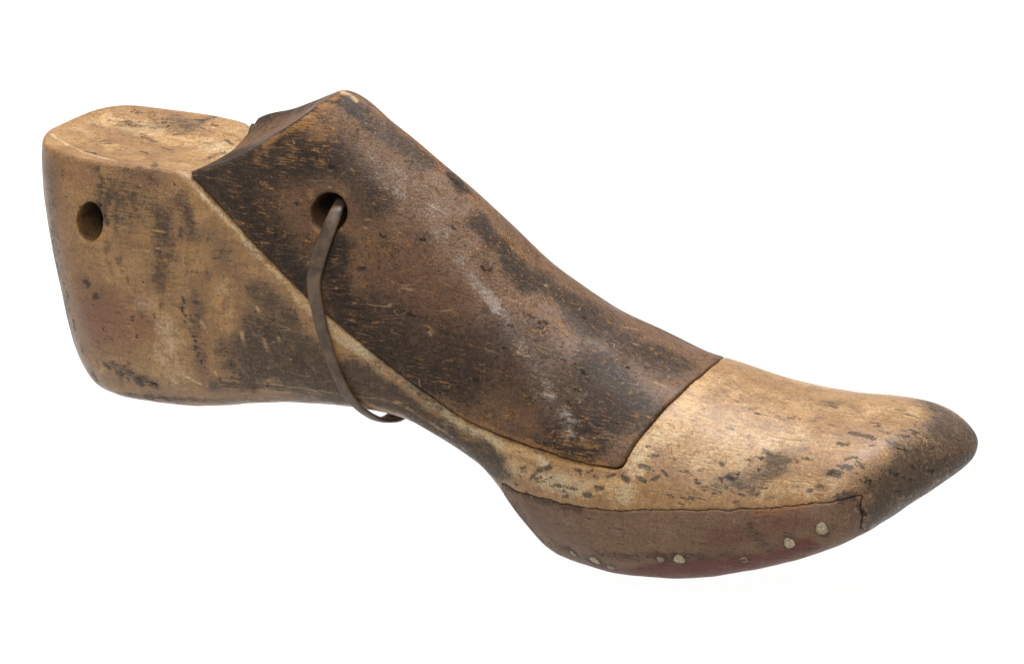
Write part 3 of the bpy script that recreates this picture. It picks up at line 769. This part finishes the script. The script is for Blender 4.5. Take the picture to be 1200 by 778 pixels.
class NT:
    """tiny node-tree writer"""
    def __init__(s, name):
        s.m = bpy.data.materials.new(name); s.m.use_nodes = True
        s.t = s.m.node_tree; s.t.nodes.clear()
    def n(s, typ, **kw):
        nd = s.t.nodes.new(typ)
        for k, v in kw.items(): setattr(nd, k, v)
        return nd
    def link(s, a, b): s.t.links.new(a, b)
    def setv(s, sock, v):
        if hasattr(v, 'is_output'): s.link(v, sock)
        else: sock.default_value = v
    def math(s, op, a, b=0.0, c=0.0, clamp=False):
        nd = s.n('ShaderNodeMath', operation=op, use_clamp=clamp)
        for i, v in enumerate((a, b, c)): s.setv(nd.inputs[i], v)
        return nd.outputs[0]
    def mix(s, fac, a, b, blend='MIX'):
        nd = s.n('ShaderNodeMix', data_type='RGBA', blend_type=blend)
        s.setv(nd.inputs[0], fac)
        s.setv(nd.inputs[6], a if hasattr(a, 'is_output') else (*a, 1)); s.setv(nd.inputs[7], b if hasattr(b, 'is_output') else (*b, 1))
        return nd.outputs[2]
    def step(s, x, lo, hi):
        nd = s.n('ShaderNodeMapRange', interpolation_type='SMOOTHSTEP', clamp=True)
        s.setv(nd.inputs[0], x); nd.inputs[1].default_value = lo; nd.inputs[2].default_value = hi
        return nd.outputs[0]
    def coords(s, stretch=(1, 1, 1), rot=(0, 0, 0)):
        tc = s.n('ShaderNodeTexCoord'); mp = s.n('ShaderNodeMapping')
        mp.inputs['Rotation'].default_value = rot
        mp.inputs['Scale'].default_value = tuple(v/K for v in stretch)
        s.link(tc.outputs['Object'], mp.inputs['Vector']); return mp.outputs[0]
    def noise(s, vec, scale, detail=4, rough=.55, dist=0.0):
        nd = s.n('ShaderNodeTexNoise')
        s.link(vec, nd.inputs['Vector']); nd.inputs['Scale'].default_value = scale
        nd.inputs['Detail'].default_value = detail; nd.inputs['Roughness'].default_value = rough
        nd.inputs['Distortion'].default_value = dist
        return nd.outputs['Fac']
    def attr(s, name):
        nd = s.n('ShaderNodeAttribute', attribute_name=name); sp = s.n('ShaderNodeSeparateColor')
        s.link(nd.outputs['Color'], sp.inputs[0]); return sp.outputs
    def finish(s, color, rough, height, dist=.00025, spec=.45, strength=.6, coat=0.0):
        b = s.n('ShaderNodeBsdfPrincipled'); o = s.n('ShaderNodeOutputMaterial')
        s.setv(b.inputs['Base Color'], color if hasattr(color, 'is_output') else (*color, 1)); s.setv(b.inputs['Roughness'], rough)
        s.setv(b.inputs['Specular IOR Level'], spec)
        s.setv(b.inputs['Coat Weight'], coat); b.inputs['Coat Roughness'].default_value = .34
        if height is not None:
            bp = s.n('ShaderNodeBump'); bp.inputs['Distance'].default_value = dist; bp.inputs['Strength'].default_value = strength
            s.link(height, bp.inputs['Height']); s.link(bp.outputs[0], b.inputs['Normal'])
        s.link(b.outputs[0], o.inputs[0]); return s.m

def wood(name, dark_bias, streak, base_lo, base_hi, pale, cream, ochre, dark, black, red, fleck, speckle, rough0=.42, grit=1.0, dgain=1.0, spec=.45, smoke=(.07, .043, .026), coat=.3):
    t = NT(name)
    S = lambda n, k: t.math('MULTIPLY', t.math('SUBTRACT', n, .5), k)
    iso = t.coords(); fib = t.coords((.15, .9, 1.15), (0, math.radians(7), 0)); fib2 = t.coords((.04, .5, .6), (0, math.radians(3), 0))
    up = t.coords((1.0, .8, .14), (0, math.radians(-8), 0))
    big = t.noise(iso, .011, 5, .6, .6)
    mid = t.noise(iso, .045, 6, .68, .5)
    fine = t.noise(iso, .20, 5, .72, .3)
    grn = t.noise(iso, .55, 3, .7)
    st = t.noise(fib, .36, 5, .70, .6)         # short fibres along the grain
    ln = t.noise(fib2, .17, 6, .65, .8)        # long grain
    vt = t.noise(up, .13, 5, .68, .8)          # faint marks across it (rasp, handling)
    A = t.attr('wear_shade'); B = t.attr('wear_shade2')
    d, p, r = A[0], A[1], A[2]; sc_, k, o = B[0], B[1], B[2]
    tone = t.math('ADD', .5, t.math('ADD', S(big, 1.3), t.math('ADD', S(mid, 1.2), S(fine, .7*grit))))
    base = t.mix(t.step(tone, .1, .95), base_lo, base_hi)
    base = t.mix(t.math('MULTIPLY', t.step(ln, .48, .70), .35), base, tuple(c*.5 for c in base_lo))
    base = t.mix(t.math('MULTIPLY', t.step(vt, .50, .66), .55), base, streak)
    rm = t.step(t.math('ADD', t.math('ADD', r, S(mid, .9)), S(fine, .6)), .15, .95)
    base = t.mix(t.math('MULTIPLY', t.math('MULTIPLY', rm, t.step(r, 0, .3)), .85), base, red)
    # pale wood where the surface is worn, broken up
    pc = t.mix(t.step(t.math('ADD', big, S(fine, .5)), .42, .60), pale, cream)
    pm = t.step(t.math('ADD', p, t.math('ADD', S(mid, 1.2), t.math('ADD', S(fine, 1.0), S(st, .8)))), .25, .95)
    pm = t.math('MULTIPLY', pm, t.step(p, .02, .35))
    base = t.mix(pm, base, pc)
    om = t.step(t.math('ADD', o, t.math('ADD', S(st, 1.8), S(mid, 1.2))), .35, .95)
    om = t.math('MULTIPLY', om, t.step(o, .02, .4))
    # soft brown staining that soaked in, painted shade included
    so = t.step(t.math('SUBTRACT', t.math('ADD', t.math('ADD', d, t.math('MULTIPLY', dark_bias, .55)), t.math('ADD', S(mid, 1.3), S(st, 1.0))), t.math('MULTIPLY', p, .5)), -.15, 1.0)
    base = t.mix(t.math('MULTIPLY', so, .82), base, smoke)
    # dark grime caught in the fibres, and painted shade
    n = t.math('ADD', S(st, 3.2), S(mid, 1.7))
    n = t.math('ADD', n, S(big, 1.2)); n = t.math('ADD', n, S(fine, 2.0*grit)); n = t.math('ADD', n, S(vt, .8))
    dm = t.step(t.math('SUBTRACT', t.math('ADD', t.math('ADD', t.math('MULTIPLY', t.math('MINIMUM', d, .92), dgain), t.math('SUBTRACT', dark_bias, .12)), n), t.math('MULTIPLY', p, .5)), .1, .9)
    dc = t.mix(t.step(t.math('ADD', mid, S(st, .8)), .36, .62), black, tuple(c*1.6 for c in dark))
    c = t.mix(t.math('MULTIPLY', dm, .80), base, dc)
    c = t.mix(t.math('MULTIPLY', om, .75), c, ochre)
    # bright fibres left between the grime
    fl = t.math('MULTIPLY', t.step(t.math('ADD', st, S(grn, .35)), .54, .68), t.step(t.math('ADD', mid, S(big, .8)), .40, .62))
    c = t.mix(t.math('MULTIPLY', fl, fleck), c, ochre)
    fd = t.step(t.math('ADD', st, S(fine, .5)), .47, .34)
    c = t.mix(t.math('MULTIPLY', fd, fleck*.8), c, black)
    bk = t.math('MULTIPLY', t.step(t.math('ADD', fine, S(mid, .5)), .66, .74), speckle)
    bk = t.math('MAXIMUM', bk, t.math('MULTIPLY', t.step(t.math('ADD', k, t.math('ADD', S(fine, 2.2), S(st, 2.4))), .42, .70), t.step(k, .02, .3)))
    c = t.mix(t.math('MULTIPLY', bk, .82), c, black)
    def line(vec, scale, wd, dist=1.0, det=2):
        n_ = t.noise(vec, scale, det, .5, dist)
        return t.step(t.math('ABSOLUTE', t.math('SUBTRACT', n_, .5)), wd, 0)
    ck = t.math('MULTIPLY', line(t.coords((.06, .8, .9), (0, math.radians(5), 0)), .075, .012, .8), t.step(t.math('ADD', mid, S(fine, .6)), .50, .60))
    c = t.mix(t.math('MULTIPLY', ck, .6), c, black)
    s1 = t.math('MULTIPLY', line(t.coords((.12, 1, 1), (0, math.radians(38), 0)), .05, .007, .3, 1), t.step(t.noise(iso, .03, 3, .6), .54, .60))
    s2 = t.math('MULTIPLY', line(t.coords((.12, 1, 1), (.3, math.radians(-62), .2)), .045, .007, .3, 1), t.step(t.noise(iso, .034, 3, .6, .2), .55, .60))
    s3 = t.math('MULTIPLY', line(t.coords((.10, 1, 1), (.1, math.radians(-12), .1)), .06, .008, .3, 1), t.step(t.noise(iso, .026, 3, .6, .3), .52, .60))
    scr = t.math('MAXIMUM', s1, t.math('MAXIMUM', s2, s3))
    c = t.mix(t.math('MULTIPLY', scr, .45), c, pale)
    c = t.mix(t.math('MULTIPLY', t.math('MULTIPLY', t.step(sc_, 0, .8), t.step(t.math('ADD', mid, S(fine, .8)), .35, .7)), .14), c, (.19, .145, .11))  # broad soft sheen painted into the colour around the scuffs
    # whitish scuffs, short strokes in two directions
    f1 = t.noise(t.coords((.35, 1, 1), (0, math.radians(35), 0)), .34, 4, .8, .4)
    f2 = t.noise(t.coords((.35, 1, 1), (0, math.radians(-30), 0)), .30, 4, .8, .4)
    sn = t.math('ADD', t.math('MAXIMUM', f1, f2), t.math('ADD', S(mid, .9), S(grn, .3)))
    sm = t.math('MULTIPLY', t.step(t.math('ADD', sn, t.math('MULTIPLY', sc_, .19)), .61, .90), t.step(sc_, .0, .5))
    c = t.mix(t.math('MULTIPLY', sm, .6), c, (.30, .25, .215))
    c = t.mix(.45, c, t.mix(t.step(grn, .3, .7), (.18, .18, .18), (.82, .82, .82)), 'OVERLAY')
    rough = t.math('ADD', S(mid, .55), rough0)
    rough = t.math('ADD', rough, t.math('MULTIPLY', sm, .15)); rough = t.math('ADD', rough, t.math('MULTIPLY', bk, .15))
    h = t.math('ADD', t.math('MULTIPLY', st, 1.0), t.math('MULTIPLY', fine, .9))
    h = t.math('ADD', h, t.math('MULTIPLY', mid, .9)); h = t.math('ADD', h, t.math('MULTIPLY', grn, .4))
    h = t.math('SUBTRACT', h, t.math('MULTIPLY', bk, 1.3)); h = t.math('SUBTRACT', h, t.math('MULTIPLY', ck, .8)); h = t.math('SUBTRACT', h, t.math('MULTIPLY', scr, .5))
    rough = t.math('ADD', rough, t.math('MULTIPLY', dm, .16))
    sp_ = t.math('MULTIPLY', spec, t.math('SUBTRACT', 1.0, t.math('MULTIPLY', dm, .6)))
    return t.finish(c, rough, h, spec=sp_, dist=.00042, strength=.62, coat=t.math('MULTIPLY', coat, t.math('SUBTRACT', 1.0, t.math('MULTIPLY', t.math('ADD', bk, t.math('MULTIPLY', dm, .5)), .6))))

body_m = wood('worn_beech', -.22, (.165, .068, .022), (.165, .080, .026), (.320, .178, .062), (.375, .220, .084), (.39, .295, .172), (.27, .130, .032),
              (.034, .023, .015), (.013, .011, .009), (.140, .050, .022), .30, .6, .36, 1.1, 1.25, .32, (.070, .042, .024), .22)
block_m = wood('dark_stained_wood', .38, (.11, .045, .018), (.090, .041, .018), (.185, .092, .034), (.34, .21, .10), (.42, .33, .24), (.235, .110, .034),
               (.021, .014, .010), (.007, .006, .006), (.095, .036, .020), .9, .5, .42, 1.2, 1.0, .25, (.050, .028, .015), .08)
pad_m = wood('old_leather', -.02, (.10, .050, .028), (.108, .058, .033), (.168, .097, .055), (.25, .17, .11), (.3, .23, .17), (.19, .068, .026),
             (.042, .026, .018), (.02, .015, .012), (.085, .016, .010), .15, .3, .58, 1.2, 1.0, .2, (.065, .040, .026), .06)

def peg_mat():
    t = NT('pale_peg'); v = t.coords(); n = t.noise(v, .35, 4, .7)
    c = t.mix(t.step(n, .35, .65), (.15, .110, .062), (.34, .275, .165)); return t.finish(c, .5, n)
def peg_dirty():
    t = NT('grimy_peg'); v = t.coords(); n = t.noise(v, .35, 4, .7)
    c = t.mix(t.step(n, .40, .65), (.09, .062, .04), (.20, .155, .09)); return t.finish(c, .5, n)
def cord_mat():
    t = NT('leather_thong'); v = t.coords(); n = t.noise(v, .05, 5, .6); f = t.noise(t.coords((1, 1, .25)), .5, 4, .7)
    c = t.mix(t.step(n, .35, .68), (.040, .023, .013), (.100, .060, .034))
    c = t.mix(.3, c, t.mix(f, (0, 0, 0), (1, 1, 1)), 'OVERLAY')
    return t.finish(c, .45, t.math('ADD', n, t.math('MULTIPLY', f, .4)), .0003)

# ------------------------------------------------------------------ the last
last = bpy.data.objects.new('shoe_last', None); col.objects.link(last)
last['label'] = 'worn wooden shoe last with dark instep block, leather thong and pegged leather under the ball'
last['category'] = 'shoe last'
last.location = (0, 0, 0); last.empty_display_size = .03

parts = build_parts()
info = {'body': ('last_body', body_m, 'light brown heel and toe with dark stains'),
        'block': ('instep_block', block_m, 'dark stained instep block with scuffed side'),
        'pad': ('leather_sole', pad_m, 'reddish brown leather fixed under the ball')}
objs = {}
for key, (pts, quads) in parts.items():
    nm, m, lab = info[key]
    w = to_world(pts); q = fix_orientation(w, quads)
    o = mesh_obj(nm, w, q, m, last); o['label'] = lab
    add_masks(o, wear_shade_masks(key, pts)); objs[key] = o

# pegs driven through the leather
pm, pd = peg_mat(), peg_dirty()
rng = np.random.default_rng(4)
for (s, w, z, ns, nw, nz, r, a) in PEGS:
    n = np.array([ns, nw, nz]); n = n/np.linalg.norm(n)
    u = np.cross(n, [0, 0, 1.0]); u /= np.linalg.norm(u); v = np.cross(n, u)
    c = np.array([s, w, z]); N = 20
    wob = 1 + .07*np.sin(3*np.linspace(0, 2*math.pi, N, endpoint=False)+rng.random()*6) + .05*rng.standard_normal(N)
    pts = []; faces = []
    prof = [(1.0, -8), (1.0, .5), (.88, 1.0), (.45, .9)]
    for rr, hh in prof:
        for i in range(N):
            t = 2*math.pi*i/N; pts.append(c + (u*math.cos(t)+v*math.sin(t))*r*rr*wob[i] + n*hh)
    for k in range(len(prof)-1):
        for i in range(N):
            j = (i+1) % N; faces.append((k*N+i, k*N+j, (k+1)*N+j, (k+1)*N+i))
    faces.append(tuple(range((len(prof)-1)*N, len(prof)*N))); faces.append(tuple(range(N))[::-1])
    mesh_obj('peg', to_world(pts), faces, pm if a > .7 else pd, objs['pad'])

# thong: a flat leather lace through the block's hole and round the waist
def catmull(P4, n=10):
    P4 = np.array(P4, float); out = []
    Q = np.vstack([2*P4[0]-P4[1], P4, 2*P4[-1]-P4[-2]])
    for i in range(1, len(Q)-2):
        for t in np.linspace(0, 1, n, endpoint=False):
            a, b, c, d = Q[i-1:i+3]
            out.append(.5*((2*b)+(-a+c)*t+(2*a-5*b+4*c-d)*t*t+(-a+3*b-3*c+d)*t**3))
    out.append(P4[-1]); return np.array(out)

def lace(nodes, flat=.45, seg=14, n=10):
    """nodes: s, w, z, half width, surface normal (3)"""
    C = catmull(nodes, n); pts = []; faces = []
    T = np.gradient(C[:, :3], axis=0); T /= np.linalg.norm(T, axis=1)[:, None]
    for i, (c, t) in enumerate(zip(C, T)):
        nn = c[4:7] - t*(c[4:7] @ t); nn /= np.linalg.norm(nn); sd = np.cross(t, nn)
        rr = c[3]*1.0*(1 + .02*math.sin(i*.13))
        for k in range(seg):
            a = 2*math.pi*k/seg; ca, sa = math.cos(a), math.sin(a)
            sq = 1/(abs(ca)**3+abs(sa)**3)**(1/3)
            pts.append(c[:3] + sd*ca*rr*sq + nn*sa*rr*flat*sq)
    m = len(C)
    for i in range(m-1):
        for k in range(seg):
            j = (k+1) % seg; faces.append((i*seg+k, i*seg+j, (i+1)*seg+j, (i+1)*seg+k))
    faces.append(tuple(range(seg))[::-1]); faces.append(tuple(range((m-1)*seg, m*seg)))
    return pts, faces

hs, hw, hz, hr = HOLES[0]
path = [[hs-2, -20, hz+6, 6, 0, 0, 1], [hs+2, 20, hz+8, 6.5, 0, .1, 1], [hs+6, 52, hz+9, 7, .1, .3, 1], [hs+9, 74, hz+6, 7.2, .1, .6, .8]]
path += [list(c) for c in CORD]
path += [[-142, 84, -100, 6.5, 0, .8, -.6], [-138, 64, -110, 7, 0, .4, -.9], [-137, 40, -112, 6.5, 0, .1, -1], [-137, 5, -110, 6, 0, 0, -1],
         [-130, -50, -109, 6, 0, -.2, -1], [-112, -92, -92, 6.5, 0, -.8, -.6], [-135, -118, -40, 7, 0, -1, 0], [-165, -116, 30, 7.5, 0, -1, .1],
         [-185, -106, 90, 8, 0, -1, .3], [-194, -92, 128, 8, 0, -.9, .5], [-197, -70, 143, 8, 0, -.3, 1], [hs-2, -20, hz-6, 8, 0, 0, 1]]
pts, faces = lace(path)
cm = cord_mat()
cord = mesh_obj('lace', to_world(pts), faces, cm, last); cord['label'] = 'brown leather lace threaded through the hole in the block'
pts, faces = lace([[-150, 84, -94, 3, 0, .8, -.6], [-136, 76, -106, 4, 0, .7, -.7], [-127, 62, -110, 5.5, 0, .4, -.9], [-124, 42, -112, 5.5, 0, .2, -1], [-128, 10, -110, 4, 0, 0, -1]])
mesh_obj('lace_end', to_world(pts), faces, cm, cord)

# ------------------------------------------------------------------ white table with an added glow
def white_mat():
    t = NT('white_added_glow')
    b = t.n('ShaderNodeBsdfPrincipled'); o = t.n('ShaderNodeOutputMaterial')
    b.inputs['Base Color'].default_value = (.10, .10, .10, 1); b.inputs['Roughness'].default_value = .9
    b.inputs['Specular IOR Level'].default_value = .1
    b.inputs['Emission Color'].default_value = (1, 1, 1, 1); b.inputs['Emission Strength'].default_value = .975  # added glow holds the surface white and washes out shadows
    t.link(b.outputs[0], o.inputs[0]); return t.m
R_ = 6.0
tab = mesh_obj('tabletop', [(R_*math.cos(a), R_*math.sin(a), -.0002) for a in np.linspace(0, 2*math.pi, 64, endpoint=False)],
               [tuple(range(64))], white_mat(), smooth=False)
tab['kind'] = 'structure'

# ------------------------------------------------------------------ light
w = bpy.data.worlds.new('World'); sc.world = w; w.use_nodes = True
bg = w.node_tree.nodes['Background']; bg.inputs[0].default_value = (1, 1, 1, 1); bg.inputs[1].default_value = .40

PSI, ELE, DC = math.radians(25), math.radians(20), 5200.0
cp, sp, ce, se = math.cos(PSI), math.sin(PSI), math.cos(ELE), math.sin(ELE)
def area(name, az, el, dist, size, power, color=(1, 1, 1), sizey=None):
    """az measured from the camera's side, + = towards the toe end"""
    from mathutils import Vector
    a = PSI + math.radians(az); e = math.radians(el)
    d = Vector((math.sin(a)*math.cos(e), -math.cos(a)*math.cos(e), math.sin(e)))
    L = bpy.data.lights.new(name, 'AREA'); L.shape = 'RECTANGLE'; L.size = size; L.size_y = sizey or size; L.energy = power; L.color = color
    o = bpy.data.objects.new(name, L); col.objects.link(o)
    o.location = Vector((0, 0, .05)) + d*dist; o.rotation_euler = d.to_track_quat('Z', 'Y').to_euler()
area('softbox_key', 150, 74, 1.0, .60, 23.0, (1, .985, .96))
area('softbox_front', -20, 50, 1.1, .5, 7.0)

# ------------------------------------------------------------------ camera
cam = bpy.data.cameras.new('camera'); co = bpy.data.objects.new('camera', cam); col.objects.link(co)
cam.sensor_width = 36; cam.lens = 36*DC/1200; cam.clip_start = .01; cam.clip_end = 100
from mathutils import Matrix
Rv = (cp, sp, 0); Uv = (-se*sp, se*cp, ce); Tv = (ce*sp, -ce*cp, se)
M = Matrix(((Rv[0], Uv[0], Tv[0]), (Rv[1], Uv[1], Tv[1]), (Rv[2], Uv[2], Tv[2]))).to_4x4()
M.translation = (Tv[0]*DC*K, Tv[1]*DC*K, Tv[2]*DC*K + ZB0*K)
co.matrix_world = M
sc.camera = co

sc.view_settings.view_transform = 'Standard'; sc.view_settings.look = 'None'
sc.view_settings.exposure = 0; sc.view_settings.gamma = 1
sc.cycles.max_bounces = 6
